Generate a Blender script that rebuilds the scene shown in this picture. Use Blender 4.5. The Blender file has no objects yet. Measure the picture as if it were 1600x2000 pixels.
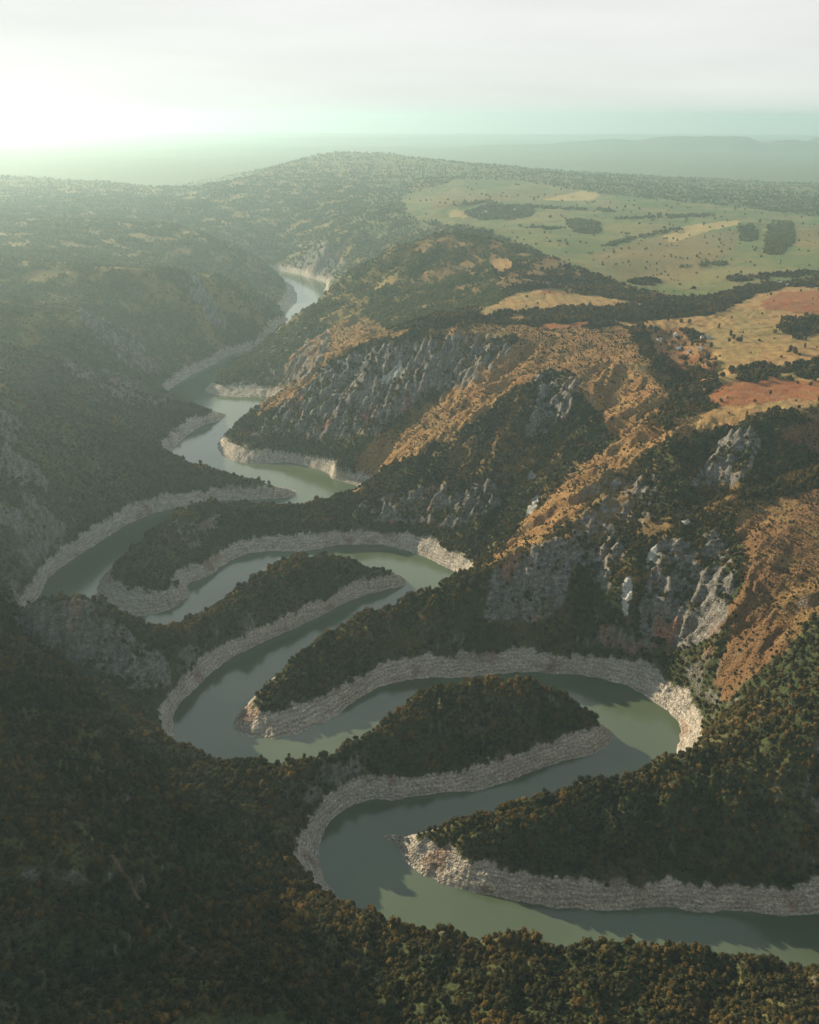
import bpy, math, random
import numpy as np

# ------------------------------------------------------------------ camera, world, sun, exposure
S = bpy.context.scene
FPX, PITCH, CAMH = 1664.0, math.radians(24.8), 700.0
cam_data = bpy.data.cameras.new('camera')
cam = bpy.data.objects.new('camera', cam_data)
S.collection.objects.link(cam)
cam.location = (0, 0, CAMH)
cam.rotation_euler = (math.pi / 2 - PITCH, 0, 0)
cam_data.sensor_fit = 'VERTICAL'
cam_data.sensor_height = 24.0
cam_data.lens = 24.0 * FPX / 2000.0
cam_data.clip_start = 1.0
cam_data.clip_end = 90000.0
S.camera = cam

SUN_AZ = math.radians(-52)      # measured from +Y (view direction) towards +X: the sun stands far left
SUN_EL = math.radians(22)
sd = np.array([math.sin(SUN_AZ) * math.cos(SUN_EL), math.cos(SUN_AZ) * math.cos(SUN_EL), math.sin(SUN_EL)])

world = bpy.data.worlds.new('World')
S.world = world
world.use_nodes = True
wn, wl = world.node_tree.nodes, world.node_tree.links
wn.clear()
sky = wn.new('ShaderNodeTexSky'); sky.sky_type = 'NISHITA'
sky.sun_disc = False
sky.sun_elevation = SUN_EL
sky.sun_rotation = SUN_AZ
sky.altitude = 800; sky.air_density = 1.0; sky.dust_density = 0.3; sky.ozone_density = 1.0
hs = wn.new('ShaderNodeHueSaturation'); hs.inputs['Saturation'].default_value = 0.4
wl.new(sky.outputs[0], hs.inputs['Color'])
tc = wn.new('ShaderNodeTexCoord')
sx = wn.new('ShaderNodeSeparateXYZ'); wl.new(tc.outputs['Generated'], sx.inputs[0])
rp = wn.new('ShaderNodeValToRGB')
rp.color_ramp.elements[0].position = 0.0; rp.color_ramp.elements[0].color = (.93, .93, .93, 1)
rp.color_ramp.elements[1].position = 0.74; rp.color_ramp.elements[1].color = (0.05, 0.05, 0.05, 1)
e = rp.color_ramp.elements.new(0.5); e.color = (.5, .5, .5, 1)
e = rp.color_ramp.elements.new(0.3); e.color = (.9, .9, .9, 1)
wl.new(sx.outputs['Z'], rp.inputs[0])
mx = wn.new('ShaderNodeMix'); mx.data_type = 'RGBA'
wl.new(rp.outputs[0], mx.inputs[0]); wl.new(hs.outputs[0], mx.inputs[6])
cn = wn.new('ShaderNodeTexNoise'); cn.inputs['Scale'].default_value = 2.2; cn.inputs['Detail'].default_value = 5
cm = wn.new('ShaderNodeMapping'); cm.inputs['Scale'].default_value = (1, 1, 9); wl.new(tc.outputs['Generated'], cm.inputs[0]); wl.new(cm.outputs[0], cn.inputs['Vector'])
cb = wn.new('ShaderNodeMapRange'); cb.inputs[1].default_value = .3; cb.inputs[2].default_value = .7; cb.inputs[3].default_value = .90; cb.inputs[4].default_value = 1.07; wl.new(cn.outputs['Fac'], cb.inputs[0])
cv = wn.new('ShaderNodeVectorMath'); cv.operation = 'SCALE'; cv.inputs[0].default_value = (7.3, 7.25, 7.1); wl.new(cb.outputs[0], cv.inputs['Scale']); wl.new(cv.outputs[0], mx.inputs[7])
_unused = (7.7, 7.75, 7.65, 1)     # thin high overcast near the horizon
bg = wn.new('ShaderNodeBackground'); bg.inputs['Strength'].default_value = 0.070
wl.new(mx.outputs[2], bg.inputs[0])
wo = wn.new('ShaderNodeOutputWorld'); wl.new(bg.outputs[0], wo.inputs['Surface'])

sun_data = bpy.data.lights.new('sun', 'SUN')
sun_data.energy = 5.0
sun_data.angle = math.radians(0.5)
sun_data.color = (1.0, 0.79, 0.54)
sun = bpy.data.objects.new('sun', sun_data)
S.collection.objects.link(sun)
from mathutils import Vector
sun.rotation_euler = Vector((-sd[0], -sd[1], -sd[2])).to_track_quat('-Z', 'Y').to_euler()
sun.location = (-3000, 2000, 3000)

S.view_settings.view_transform = 'Standard'
S.view_settings.look = 'None'
S.view_settings.gamma = 1.0
S.view_settings.exposure = 0.78
S.view_settings.use_curve_mapping = False
S.render.engine = 'CYCLES'
S.cycles.max_bounces = 6
S.cycles.diffuse_bounces = 2
S.cycles.volume_bounces = 2
HAZE_DENSITY = 0.00007

# ------------------------------------------------------------------ helpers
rng = np.random.default_rng(7)

def un(x, y, z=0.0):
    """photo pixel (1600x2000) + height above the water -> place on the ground"""
    dx = x - 800.0; dy = 1000.0 - y
    d1 = FPX * math.cos(PITCH) + dy * math.sin(PITCH)
    d2 = -FPX * math.sin(PITCH) + dy * math.cos(PITCH)
    t = (z - CAMH) / d2
    return (dx * t, d1 * t)

def pj(X, Y, Z):
    Z = Z - CAMH
    dep = Y * math.cos(PITCH) - Z * math.sin(PITCH)
    up = Y * math.sin(PITCH) + Z * math.cos(PITCH)
    dep = np.where(dep < 1, 1, dep)
    return 800 + FPX * X / dep, 1000 - FPX * up / dep

def inpoly(X, Y, poly):
    r = np.zeros(X.shape, bool)
    n = len(poly)
    for i in range(n):
        x0, y0 = poly[i]; x1, y1 = poly[(i + 1) % n]
        if y0 == y1: continue
        c = (y0 > Y) != (y1 > Y)
        r ^= c & (X < (x1 - x0) * (Y - y0) / (y1 - y0) + x0)
    return r

def hash2(i, j, seed):
    h = (i.astype(np.int64) * 374761393 + j.astype(np.int64) * 668265263 + seed * 144269504) & 0xFFFFFFFF
    h = ((h ^ (h >> 13)) * 1274126177) & 0xFFFFFFFF
    h = (h ^ (h >> 16)) & 0xFFFFFFFF
    return h.astype(np.float32) / 4294967296.0

def noise(x, y, seed=0):
    """gradient noise, about -1..1"""
    xi = np.floor(x); yi = np.floor(y)
    fx = (x - xi).astype(np.float32); fy = (y - yi).astype(np.float32)
    u = fx * fx * fx * (fx * (fx * 6 - 15) + 10); v = fy * fy * fy * (fy * (fy * 6 - 15) + 10)
    xi = xi.astype(np.int64); yi = yi.astype(np.int64)
    def g(a, b, px, py):
        t = hash2(a, b, seed) * 6.2831853
        return np.cos(t) * px + np.sin(t) * py
    n0 = g(xi, yi, fx, fy); n1 = g(xi + 1, yi, fx - 1, fy)
    n2 = g(xi, yi + 1, fx, fy - 1); n3 = g(xi + 1, yi + 1, fx - 1, fy - 1)
    a = n0 + u * (n1 - n0); b = n2 + u * (n3 - n2)
    return (a + v * (b - a)) * 1.5

def fbm(x, y, lam, octaves=4, seed=0, gain=0.5, ridged=False):
    s = np.zeros(x.shape, np.float32); a = 1.0; tot = 0
    for k in range(octaves):
        n = noise(x / lam, y / lam, seed + 17 * k)
        if ridged: n = 1 - 2 * np.abs(n)
        s += a * n; tot += a; a *= gain; lam *= 0.47
    return s / tot

def sst(a, b, x):
    t = np.clip((x - a) / (b - a), 0, 1)
    return t * t * (3 - 2 * t)

# ------------------------------------------------------------------ the river's two banks (photo pixels at water level, or ground points)
def W(x, y): return (float(x), float(y))
def chain(items):
    out = []
    for it in items:
        if it[0] == 'w': out.append((it[1], it[2]))
        else: out.append(un(it[0], it[1], 0))
    return out

BANK_A = chain([
    ('w', -760, 4330), ('w', -640, 4180), (574, 560),
    (577, 572), (582, 590), (557, 618), (540, 642), (520, 668), (500, 680), (470, 688), (440, 695), (400, 717), (360, 737), (346, 750),
    ('w', -690, 2330), ('w', -640, 2240), ('w', -560, 2150), (452, 808), (420, 822), (380, 840), (350, 862), (332, 890),
    ('w', -520, 1760), ('w', -420, 1700), ('w', -300, 1650), (600, 958), (612, 965), (575, 970), (510, 975), (470, 976), (420, 979), (375, 987),
    (310, 1000), (250, 1025), (190, 1065), (140, 1095), (90, 1130), (83, 1150), ('w', -600, 1140), ('w', -560, 1070), ('w', -480, 1030), ('w', -400, 1045),
    (317, 1236), (340, 1222), (370, 1200), (425, 1188), (440, 1180), (450, 1160), (485, 1132), (510, 1117), (525, 1100),
    ('w', -200, 1302), ('w', -150, 1300), ('w', -90, 1292), ('w', -40, 1276), (800, 1128), (798, 1136), (780, 1145), (725, 1160), (675, 1175), (640, 1196), (600, 1215),
    (530, 1247), (470, 1275), (425, 1305), (385, 1345), (355, 1370), (342, 1395), (338, 1412), ('w', -290, 835), ('w', -262, 800), ('w', -215, 775), ('w', -150, 770),
    ('w', -100, 782), ('w', -60, 812), ('w', -25, 850), ('w', 15, 888), ('w', 60, 905), ('w', 120, 922), ('w', 180, 908), ('w', 225, 880),
    (1197, 1415), (1206, 1440), (1190, 1465), (1150, 1480), (1100, 1490), (1050, 1505), (1010, 1525), (990, 1532), (950, 1545), (920, 1552), (890, 1549), (865, 1550),
    (830, 1555), (800, 1557), (785, 1568), (770, 1571), (740, 1562), (700, 1572), (665, 1590), (645, 1610), (630, 1640), (627, 1680), (640, 1715), (665, 1750), (705, 1776),
    ('w', -20, 562), ('w', 50, 540), ('w', 140, 527), ('w', 220, 524), ('w', 300, 522), (1560, 1890), (1600, 1900), ('w', 450, 540), ('w', 650, 590), ('w', 1000, 560)])
BANK_B = chain([
    ('w', -760, 4480), ('w', -620, 4400), ('w', -480, 4260), ('w', -380, 4080), (640, 567),
    ('w', -345, 3600), ('w', -380, 3300), ('w', -420, 3000), ('w', -450, 2760), ('w', -500, 2600), (405, 757), (406, 768), (430, 775), (480, 777), (530, 775),
    ('w', -372, 2200), ('w', -415, 2080), ('w', -447, 1990), (428, 865), (435, 892), (465, 907), (500, 906), (550, 900), (590, 904), (625, 917), (665, 934), (700, 951),
    ('w', -70, 1600), ('w', -110, 1545), ('w', -190, 1512), ('w', -280, 1500), ('w', -380, 1480), (300, 1037), (255, 1072), (220, 1105), (195, 1127), (182, 1150),
    ('w', -500, 1150), ('w', -470, 1120), (270, 1211), (300, 1208), (330, 1195), (350, 1180), (365, 1158), (368, 1135), (410, 1125), (425, 1110), (475, 1085), (520, 1077),
    (560, 1078), (590, 1080), (625, 1075), (655, 1062), (700, 1062), (750, 1065), (800, 1080), (850, 1100), (887, 1120), (892, 1130),
    ('w', 82, 1195), ('w', 40, 1150), ('w', -30, 1105), ('w', -95, 1058), ('w', -145, 1010), ('w', -180, 960), ('w', -215, 912), (453, 1405),
    (450, 1420), (465, 1440), (520, 1455), (550, 1450), (600, 1435), (650, 1412), (670, 1396), (690, 1372), (710, 1360), (750, 1340), (800, 1331), (850, 1327), (900, 1330), (950, 1325),
    (1015, 1315), (1075, 1315), (1150, 1322), (1225, 1345), (1265, 1370), (1300, 1395), (1315, 1402), (1325, 1425), (1320, 1450), (1317, 1475),
    ('w', 300, 768), ('w', 250, 742), ('w', 200, 732), ('w', 140, 727), ('w', 80, 712), ('w', 35, 700), (800, 1628), (738, 1627), (763, 1643), (782, 1655), (779, 1670), (782, 1686),
    (800, 1705), (850, 1730), (900, 1747), (975, 1757), (1025, 1772), (1070, 1778), (1125, 1782), (1180, 1786), (1225, 1784), (1255, 1772), (1278, 1776), (1300, 1773), (1345, 1787), (1390, 1789),
    (1450, 1782), (1515, 1795), (1600, 1795), ('w', 480, 600), ('w', 650, 650), ('w', 1000, 640)])
WATER_POLY = BANK_A + BANK_B[::-1]
RING = 20.0      # the bare drawdown band reaches this high above the water

# ------------------------------------------------------------------ height features: lists of (x, y, z) in photo pixels + height
def R(pts, z=RING): return [(x, y, z) for x, y in pts]
def C(pts): return pts
FEAT = [
    # upper edge of the bare band, traced as a level line
    R([(815, 1634), (860, 1650), (925, 1682), (975, 1695), (1050, 1705), (1125, 1717), (1225, 1720), (1275, 1725), (1310, 1712), (1350, 1720), (1435, 1725), (1510, 1730), (1600, 1710)]),
    R([(1172, 1407), (1150, 1425), (1100, 1437), (1025, 1465), (965, 1482), (910, 1497), (825, 1510), (750, 1515), (700, 1517), (650, 1535), (615, 1570), (595, 1610), (585, 1660), (590, 1690), (620, 1730), (655, 1757), (700, 1778)]),
    R([(530, 1320), (506, 1350), (500, 1385), (530, 1392), (575, 1375), (625, 1355), (675, 1338), (720, 1310), (750, 1295), (800, 1280), (900, 1275), (975, 1267), (1100, 1267), (1200, 1280), (1260, 1292), (1310, 1325), (1355, 1360), (1380, 1400), (1375, 1450), (1340, 1470)]),
    R([(785, 1122), (740, 1112), (690, 1135), (625, 1170), (575, 1195), (500, 1225), (450, 1245), (400, 1275), (370, 1300), (345, 1320), (312, 1365), (310, 1395)]),
    R([(217, 1110), (221, 1125), (250, 1145), (280, 1155), (320, 1160), (357, 1145), (372, 1118), (395, 1100), (425, 1072), (450, 1057), (500, 1045), (550, 1045), (650, 1042), (750, 1037), (800, 1040), (850, 1055), (890, 1075), (930, 1095)]),
    R([(595, 962), (500, 942), (440, 948), (385, 960), (325, 965), (260, 982), (225, 1000), (175, 1030), (125, 1065), (80, 1100), (65, 1125), (63, 1150)]),
    R([(435, 850), (465, 875), (525, 882), (575, 885), (640, 897), (690, 907), (735, 930)]),
    R([(445, 803), (430, 800), (370, 815), (330, 845), (312, 875)]),
    R([(330, 735), (370, 715), (390, 710), (450, 675), (500, 665), (520, 630), (522, 605), (555, 580)]),
    R([(410, 745), (430, 752), (500, 750), (565, 757)]),
    R([(572, 545), (600, 548), (645, 553)]),
    # crest of the long sunlit peninsula and its ridge up to the plateau
    C([(462, 1412, 6), (474, 1392, 10), (488, 1365, 14)]),
    C([(545, 1318, 25), (566, 1294, 37), (650, 1225, 54), (700, 1200, 58), (760, 1180, 64), (850, 1145, 83), (930, 1110, 101), (1000, 1085, 124), (1060, 1058, 134), (1110, 1030, 140), (1150, 985, 152), (1240, 885, 205), (1300, 850, 232), (1400, 808, 256)]),
    # foot of the cliffs below it
    C([(850, 1250, 40), (950, 1215, 52), (1050, 1190, 64), (1120, 1170, 72)]),
    # valley behind it, from the cove up
    C([(930, 1095, 23), (1000, 1000, 67), (1040, 930, 112), (1150, 830, 182), (1200, 790, 205)]),
    # ridge behind, down to the inner peninsula
    C([(1150, 700, 252), (1060, 735, 232), (950, 795, 186), (870, 850, 132), (760, 910, 90), (700, 950, 64), (620, 985, 47), (500, 985, 46), (450, 980, 50), (400, 976, 66), (370, 990, 60), (330, 1030, 64), (250, 1090, 58), (232, 1108, 38)]),
    # its cliff foot
    C([(700, 1015, 38), (800, 1000, 44), (880, 1010, 52)]),
    # next ridge (crest against the far water)
    C([(432, 855, 23), (480, 815, 40), (560, 760, 90), (640, 695, 168), (700, 672, 205), (760, 662, 236), (850, 655, 255), (950, 655, 262), (1050, 660, 266)]),
    C([(560, 860, 70), (650, 850, 98), (700, 780, 165)]),
    # gully between it and the ridge in front
    C([(735, 930, 22), (760, 880, 60), (840, 800, 130), (930, 730, 205)]),
    # ridge further back
    C([(412, 745, 23), (455, 712, 48), (500, 682, 62), (530, 652, 82), (600, 605, 150), (650, 568, 190), (700, 522, 245), (770, 475, 320), (880, 450, 355), (950, 458, 350), (1050, 490, 325), (1150, 530, 290), (1230, 558, 262)]),
    C([(570, 757, 23), (620, 730, 80), (650, 690, 130)]),
    # far big hill
    C([(400, 385, 230), (440, 372, 255), (500, 345, 295), (560, 320, 335), (650, 297, 380), (740, 297, 385), (800, 308, 368), (900, 320, 345), (1000, 335, 318), (1100, 352, 290), (1200, 370, 265), (1300, 385, 240), (1400, 397, 222), (1500, 415, 212), (1600, 440, 203), (1800, 470, 200)]),
    C([(545, 512, 30), (560, 478, 80), (520, 440, 140), (440, 402, 215), (390, 380, 280)]), C([(600, 500, 100), (680, 455, 190), (720, 400, 270)]),
    C([(700, 520, 120), (640, 540, 60)]),
    # left side: nearest ridge with the thin spit
    C([(-300, 745, 300), (-100, 765, 270), (0, 785, 235), (100, 805, 190), (200, 830, 150), (280, 860, 105), (350, 898, 62), (430, 920, 44), (490, 934, 36), (560, 950, 22)]),
    C([(0, 1000, 105), (60, 930, 150), (-200, 1000, 190)]),
    
    C([(-300, 575, 300), (0, 590, 285), (60, 612, 262), (100, 640, 232), (200, 700, 156), (300, 760, 64), (360, 785, 45), (420, 800, 32)]),
    C([(-300, 500, 300), (0, 510, 290), (150, 515, 280), (300, 520, 262), (380, 525, 245), (450, 545, 190), (520, 570, 110), (570, 600, 40)]),
    C([(140, 600, 250), (200, 640, 190), (270, 690, 90), (318, 728, 34)]),
    C([(-400, 345, 262), (0, 345, 255), (200, 353, 240), (350, 385, 205), (430, 412, 190), (480, 425, 165), (540, 452, 125), (575, 488, 60)]),
    C([(350, 440, 245), (450, 480, 190), (540, 520, 60)]),
    # rocky hill at the left and its saddle
    C([(-150, 1150, 160), (0, 1158, 128), (80, 1150, 130), (160, 1150, 128), (220, 1185, 108), (280, 1240, 78), (330, 1285, 56), (400, 1225, 48), (450, 1180, 55), (500, 1130, 62), (560, 1088, 68), (620, 1084, 62), (680, 1092, 50), (730, 1106, 36), (780, 1120, 16)]),
    C([(20, 1235, 60), (120, 1300, 48), (200, 1335, 42), (290, 1350, 40)]),
    # foreground hill
    C([(-200, 1200, 190), (0, 1255, 150), (100, 1310, 122), (200, 1372, 100), (280, 1415, 78), (340, 1452, 52), (400, 1480, 42), (470, 1497, 40), (540, 1492, 42), (600, 1485, 50), (650, 1475, 60), (700, 1447, 56), (750, 1408, 60), (800, 1372, 64), (830, 1350, 68), (900, 1335, 70), (980, 1330, 68), (1050, 1328, 62), (1110, 1358, 46), (1155, 1393, 30)]),
    C([(850, 1440, 38), (950, 1440, 36)]),
    C([(-200, 1500, 250), (0, 1500, 205), (150, 1560, 160), (300, 1620, 120), (420, 1640, 84), (500, 1660, 56)]),
    C([(-200, 2000, 260), (0, 1900, 215), (200, 1850, 170), (400, 1800, 120), (600, 1800, 66), (700, 1792, 42)]),
    C([(0, 2100, 230), (300, 2080, 190), (600, 2040, 150), (900, 2030, 135), (1300, 2060, 140), (1600, 2080, 140)]),
    C([(700, 1788, 50), (780, 1812, 66), (850, 1822, 80), (925, 1834, 90), (1000, 1843, 96), (1100, 1852, 98), (1160, 1848, 98), (1225, 1842, 97), (1300, 1850, 92), (1375, 1860, 80), (1450, 1873, 64), (1520, 1884, 46), (1600, 1905, 34)]),
    # shoulders: the crests are rounded before the slopes drop
    C([(900, 1640, 37), (1000, 1612, 50), (1080, 1588, 60), (1150, 1572, 65), (1250, 1550, 73), (1330, 1528, 80), (1450, 1500, 94), (1600, 1460, 126)]),
    C([(760, 1440, 53), (840, 1383, 64), (900, 1366, 67), (980, 1360, 65), (1040, 1362, 58), (1090, 1385, 40)]),
    C([(560, 1325, 35), (640, 1262, 48), (700, 1232, 52), (770, 1208, 58), (860, 1175, 76), (930, 1145, 90)]),
    C([(460, 1205, 52), (510, 1155, 58), (565, 1110, 64), (620, 1106, 58), (680, 1110, 48)]),
    C([(760, 1850, 66), (900, 1870, 92), (1100, 1890, 102), (1300, 1890, 98), (1450, 1905, 78), (1600, 1935, 60)]),
    C([(370, 1490, 60), (450, 1525, 62), (540, 1525, 56), (620, 1512, 54)]),
    # front right peninsula
    C([(742, 1629, 1.5), (765, 1633, 7), (790, 1634, 14), (815, 1630, 20)]),
    C([(830, 1622, 26), (860, 1617, 30), (925, 1600, 42), (1025, 1570, 56), (1080, 1545, 64), (1150, 1530, 70), (1250, 1500, 78), (1320, 1476, 84), (1420, 1450, 98), (1500, 1430, 116), (1600, 1400, 150), (1750, 1380, 190)]),
    C([(1100, 1650, 39), (1250, 1640, 45), (1400, 1630, 50), (1600, 1620, 60)]),
    # right hillside
    C([(1375, 1300, 72), (1450, 1200, 126), (1500, 1060, 182), (1600, 1000, 205)]),
    C([(1420, 1400, 82), (1520, 1330, 118), (1600, 1280, 150), (1800, 1200, 230)]),
    C([(1600, 1150, 178), (1560, 1240, 150)]),
    # valley at the foot of the big cliffs
    C([(1262, 1290, 22), (1215, 1190, 84), (1262, 1065, 140), (1400, 985, 176), (1550, 905, 214), (1650, 880, 230)]),
    C([(1080, 1250, 42), (1160, 1215, 62)]),
    # rim of the plateau
    C([(1400, 815, 255), (1440, 835, 252), (1490, 815, 262), (1560, 792, 272), (1650, 785, 280), (1800, 770, 290)]),
    C([(1350, 880, 205), (1450, 905, 218), (1500, 880, 226)]),
    # plateau
    C([(1250, 640, 272), (1340, 610, 276), (1450, 600, 280), (1600, 590, 285), (1800, 590, 290)]),
    C([(1450, 700, 272), (1600, 700, 276)]), C([(1420, 780, 262), (1560, 760, 268)]),
    C([(1250, 640, 271), (1262, 690, 268), (1272, 730, 260), (1280, 770, 246)]), C([(1300, 664, 250), (1325, 700, 240), (1345, 740, 230), (1345, 785, 222)]), C([(1345, 640, 270), (1385, 665, 268), (1400, 720, 266), (1390, 762, 260)]),
    C([(1100, 620, 270), (1000, 600, 272), (900, 610, 278), (820, 620, 285)]),
    C([(1225, 700, 268), (1200, 740, 252)]),
    C([(1000, 540, 300), (1150, 575, 265), (1300, 585, 262), (1450, 560, 262), (1600, 545, 270)]),
    C([(1000, 500, 300), (1100, 505, 285), (1170, 505, 272)]),
    C([(1160, 500, 262), (1250, 470, 262), (1350, 440, 258), (1450, 428, 250), (1560, 450, 240)]),
    C([(1250, 540, 250), (1400, 530, 255), (1600, 510, 275)]),
    C([(850, 400, 290), (1000, 400, 275), (1200, 410, 255), (1400, 420, 240)]),
    C([(880, 430, 325), (1050, 450, 280), (1200, 440, 265)]), C([(-300, 430, 285), (0, 430, 280), (200, 430, 265), (350, 440, 245)]), C([(1000, 365, 275), (850, 350, 305)]),
]
# outside the photograph: the same country goes on, plus a left ridge raised for shade
WFEAT = [
    [(-800, 200, 430), (-640, 500, 490), (-650, 760, 560), (-760, 980, 520), (-960, 1250, 340), (-1300, 1700, 320), (-1900, 2600, 320), (-3200, 4200, 300)],  # unseen ridge, heightened to throw shade over the foreground
    [(1500, 19500, 200), (3400, 19000, 300), (5600, 18500, 450), (8000, 18000, 420), (12000, 17000, 500)],
    [(-560, 300, 270), (-560, 600, 260), (-620, 820, 230)],
    [(-2200, 1200, 380), (-3000, 2000, 360), (-5000, 4500, 300)],
    [(700, 300, 230), (800, 900, 250), (1000, 1300, 290), (1600, 2200, 290), (2600, 3600, 300)],
    [(-100, 150, 200), (100, 150, 180), (-60, 280, 150), (200, 300, 130)],
    [(600, 420, 150), (420, 440, 90), (420, 380, 120)],
    [(1500, 700, 280), (3000, 2500, 300)],
    [(-7000, 10000, 80), (-2900, 9800, 40), (-2100, 8500, 50), (-1700, 7500, 80)], [(-1000, 11800, 50), (1500, 12500, 50), (3800, 9800, 80), (6500, 8600, 90)],
]

U0, U1, DU = -1.18, 1.0, 0.0045
V0, V1 = math.log(140.0), math.log(40000.0)
NU = int((U1 - U0) / DU) + 1; NV = int((V1 - V0) / DU) + 1

def rasterise():
    sumz = np.zeros((NV, NU)); cnt = np.zeros((NV, NU))
    def put(x, y, z):
        u = np.arctan2(x, y); v = np.log(np.hypot(x, y))
        i = np.rint((u - U0) / DU).astype(int); j = np.rint((v - V0) / DU).astype(int)
        ok = (i >= 0) & (i < NU) & (j >= 0) & (j < NV)
        np.add.at(sumz, (j[ok], i[ok]), z[ok]); np.add.at(cnt, (j[ok], i[ok]), 1)
    def line(P):
        for a, b in zip(P[:-1], P[1:]):
            L = math.hypot(b[0] - a[0], b[1] - a[1]); rr = math.hypot(a[0], a[1])
            n = max(2, int(L / (rr * DU) * 2.5) + 2)
            t = np.linspace(0, 1, n)
            put(a[0] + (b[0] - a[0]) * t, a[1] + (b[1] - a[1]) * t, a[2] + (b[2] - a[2]) * t)
    for f in FEAT:
        line([(*un(x, y, z), z) for x, y, z in f])
    for f in WFEAT: line(f)
    uu = U0 + DU * np.arange(NU); vv = V0 + DU * np.arange(NV)
    UU, VV = np.meshgrid(uu, vv); RR = np.exp(VV)
    XX = RR * np.sin(UU); YY = RR * np.cos(UU)
    far = RR > 13500
    hill = 120 + 110 * fbm(XX, YY, 5200, 3, 5)
    sel = far & (rng.random(far.shape) < 0.02)
    sumz[sel] = hill[sel]; cnt[sel] = 1
    wet = inpoly(XX, YY, WATER_POLY)
    val = np.where(cnt > 0, sumz / np.maximum(cnt, 1), 0)
    fix = cnt > 0
    val[wet] = -5.0; fix[wet] = True
    return val, fix, wet, XX, YY

def solve(val, fix):
    levels = [(val, fix.astype(float))]
    while min(levels[-1][0].shape) > 24:
        v, w = levels[-1]
        H2, W2 = v.shape[0] // 2 * 2, v.shape[1] // 2 * 2
        vw = (v * w)[:H2, :W2].reshape(H2 // 2, 2, W2 // 2, 2).sum((1, 3))
        ww = w[:H2, :W2].reshape(H2 // 2, 2, W2 // 2, 2).sum((1, 3))
        levels.append((np.where(ww > 0, vw / np.maximum(ww, 1e-9), 0), (ww > 0).astype(float)))
    z = None
    for v, w in levels[::-1]:
        if z is None: z = np.full(v.shape, 180.0)
        else:
            jy = np.clip((np.arange(v.shape[0]) - .5) / 2, 0, z.shape[0] - 1.001); ix = np.clip((np.arange(v.shape[1]) - .5) / 2, 0, z.shape[1] - 1.001)
            j0 = jy.astype(int); i0 = ix.astype(int); fj = (jy - j0)[:, None]; fi = (ix - i0)[None]
            z = (z[j0][:, i0] * (1 - fj) * (1 - fi) + z[j0 + 1][:, i0] * fj * (1 - fi) + z[j0][:, i0 + 1] * (1 - fj) * fi + z[j0 + 1][:, i0 + 1] * fj * fi)
        F_ = w > 0
        z = np.where(F_, v, z)
        for k in range(160 if v.shape[0] > 200 else 500):
            p = np.pad(z, 1, mode='edge')
            avg = (p[:-2, 1:-1] + p[2:, 1:-1] + p[1:-1, :-2] + p[1:-1, 2:]) * 0.25
            z = np.where(F_, v, avg)
    return z

val, fix, wet, XX, YY = rasterise()
Zc = solve(val, fix)
def blur(z, n=1):
    for _ in range(n):
        p = np.pad(z, 1, mode='edge')
        z = (p[:-2, 1:-1] + p[2:, 1:-1] + p[1:-1, :-2] + p[1:-1, 2:] + 4 * z) / 8
    return z
Zr = blur(Zc, 22)
Zs = blur(Zc, 3)
Zs = Zs + (Zr - Zs) * sst(36, 62, Zs) * (1 - .8 * sst(1800, 2600, np.hypot(XX, YY)))
Zb = blur(Zc, 30)

def samp(G, u, v):
    fi = np.clip((u - U0) / DU, 0, NU - 1.001); fj = np.clip((v - V0) / DU, 0, NV - 1.001)
    i = fi.astype(int); j = fj.astype(int); a = fi - i; b = fj - j
    return G[j, i] * (1 - a) * (1 - b) + G[j, i + 1] * a * (1 - b) + G[j + 1, i] * (1 - a) * b + G[j + 1, i + 1] * a * b
def samp_smooth(G, u, v):
    """quadratic B-spline sampling: no facets between the coarse samples"""
    fi = np.clip((u - U0) / DU, 1, NU - 2.001); fj = np.clip((v - V0) / DU, 1, NV - 2.001)
    i = np.rint(fi).astype(int); j = np.rint(fj).astype(int); a = fi - i; b = fj - j
    wa = (0.5 * (0.5 - a) ** 2, 0.75 - a * a, 0.5 * (0.5 + a) ** 2)
    wb = (0.5 * (0.5 - b) ** 2, 0.75 - b * b, 0.5 * (0.5 + b) ** 2)
    r = 0
    for p in range(3):
        for q in range(3):
            r = r + G[j + q - 1, i + p - 1] * wa[p] * wb[q]
    return r

# gradient of the smooth surface in ground coordinates
gv, gu = np.gradient(Zb, DU)
RRc = np.hypot(XX, YY)
GR, GT = gv / RRc, gu / RRc
GX = (GR * XX + GT * YY) / RRc; GY = (GR * YY - GT * XX) / RRc

# ------------------------------------------------------------------ fine ground mesh (denser where the photograph looks)
def graded(segs):
    out = []
    for a, b, st in segs:
        n = max(1, int(round((b - a) / st)))
        out.append(np.linspace(a, b, n, endpoint=False))
    out.append([segs[-1][1]])
    return np.concatenate(out)
rad = math.radians
US = graded([(U0 + .01, -0.66, 0.012), (-0.66, -0.47, 0.003), (-0.47, 0.47, 0.00125), (0.47, 0.66, 0.003), (0.66, U1 - .01, 0.012)])
VS = graded([(V0 + .01, math.log(360), 0.02), (math.log(360), math.log(480), .004), (math.log(480), math.log(1500), 0.0019), (math.log(1500), math.log(2600), 0.0024), (math.log(2600), math.log(6200), 0.0042), (math.log(6200), math.log(13500), .007), (math.log(13500), V1 - .01, 0.02)])
UG, VG = np.meshgrid(US, VS)
RG = np.exp(VG); X = RG * np.sin(UG); Y = RG * np.cos(UG)

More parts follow.
